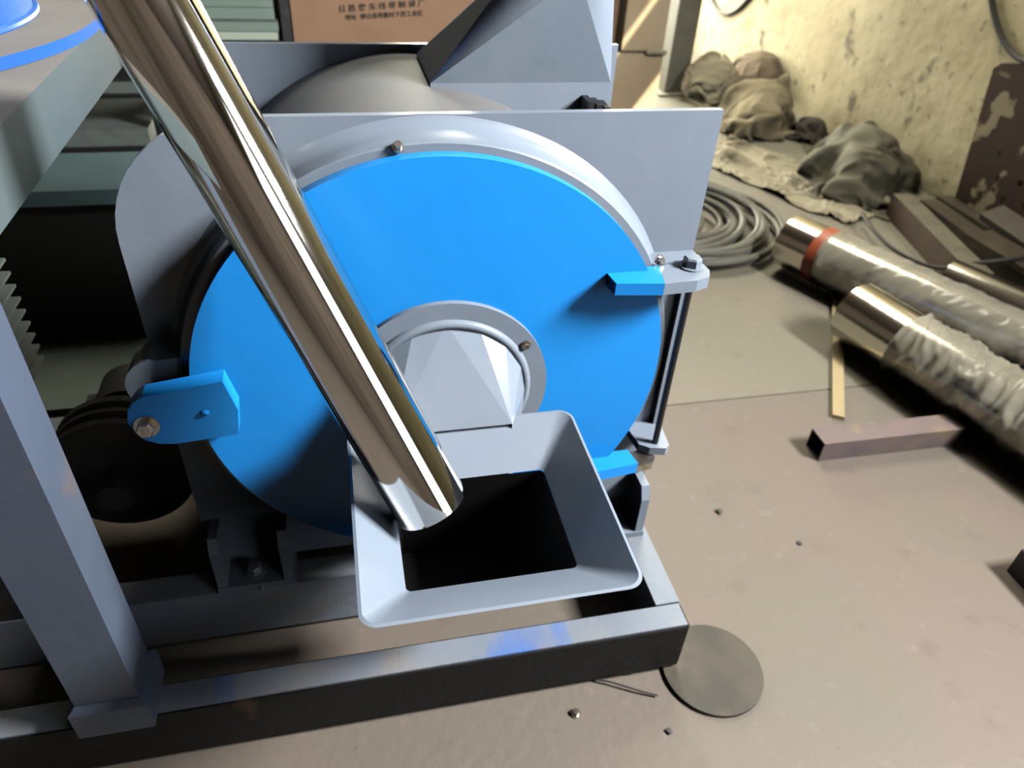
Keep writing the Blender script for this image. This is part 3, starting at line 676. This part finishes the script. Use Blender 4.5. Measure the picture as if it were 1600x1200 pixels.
tag(link('bent_hoop', tube(hp, .0075, 8), M['cable_dark'], smooth=True), 'thin dark bent hoop curving over the bars by the wall', 'hoop')
# rusty plate with holes leaning on the wall
Wp, Hp = .62, .60
holes = [circ(.14 + .105 * (k % 5) + (.05 if k // 5 % 2 else 0), .10 + .075 * (k // 5), .013, 20) for k in range(10)]
holes.append(circ(.16, .27, .010, 18)); holes.append(circ(.085, .035, .024, 24))
outline = [(0, 0), (Wp, 0), (Wp, Hp), (.035, Hp), (0, Hp - .02)]
bm = curve_plate(outline, holes, .008)
o = tag(link('rust_plate', bm, M['rust']), 'rust-brown steel plate with holes and flaked pale paint leaning on the wall', 'plate')
# local x runs towards the viewer along the wall (-Y), local y runs up, leaning onto the wall
ax = Vector((0, -.975, .22)).normalized(); ay = Vector((.055, .22, .97)); ay = (ay - ax * ay.dot(ax)).normalized(); az = ax.cross(ay)
o.matrix_world = Matrix(((ax.x, ay.x, az.x, 2.572), (ax.y, ay.y, az.y, 2.52), (ax.z, ay.z, az.z, .006), (0, 0, 0, 1)))
# cables hanging on the wall
def hang(label, y0, y1, z0, z1, sag, x=XR - .013, r=.010, skew=0.0):
    pts = []
    for i in range(41):
        t = i / 40; y = y0 + (y1 - y0) * t; z = z0 + (z1 - z0) * t - sag * (1 - (2 * t - 1) ** 2) + skew * math.sin(2 * PI * t) * .1
        pts.append((x, y, z))
    tag(link('hanging_cable', tube(pts, r, 8), M['cable_dark'], smooth=True), label, 'cable', 'cables hanging on the stained wall')
hang('black cable loop hanging at the top of the wall near the column', 5.45, 4.60, .55, .62, .27, r=.012)
hang('thick black cable loop hanging at the top right of the wall', 2.98, 2.05, 1.05, 1.05, .42, r=.013)

# ------------------------------------------------------------------ small things on the floor
th_ = Vector((.612, .668, 0))
bm = cyl((.600, .675, .0), (.600, .675, .008), .094, 96)
o = tag(link('round_plate', bm, M['disc'], bevel=.001, seg=1), 'round dull steel plate on the floor at the corner of the base frame', 'plate')
bmesh_pts = [(.36, .70, .006), (.40, .682, .010), (.45, .655, .008), (.478, .643, .006)]
tag(link('wire', tube(bmesh_pts, .002, 6), M['dark']), 'thin bent wire between the base frame and the round plate', 'wire')
bm = hexbolt((.322, .640, .001), (0, 0, 1), .0065, .007); 
tag(link('nut', bm, M['bolt']), 'small nut lying on the floor in front of the base frame', 'nut')
def pebble(x, y, r, seed, label):
    bm = bmesh.new(); bmesh.ops.create_icosphere(bm, subdivisions=2, radius=r)
    for v in bm.verts:
        v.co *= 1 + .35 * noise.noise(v.co / r * 1.3 + Vector((seed, 0, 0))); v.co.z *= .55; v.co += Vector((x, y, r * .5))
    tag(link('pebble', bm, M['stone'], smooth=True), label, 'pebble', 'grit on the floor')
pebble(.79, 1.05, .008, 1, 'dark chip of grit on the floor right of the foot bracket')
pebble(.93, .93, .006, 2, 'tiny dark speck of grit in the middle of the bare floor')
pebble(.475, .578, .006, 3, 'tiny dark crumb by the near edge of the round plate')
tag(link('steel_block', box(1.352, 1.55, .66, .78, 0, .07), M['black'], bevel=.004), 'black steel block just showing at the right edge of the floor', 'block')
bpy.context.view_layer.update()
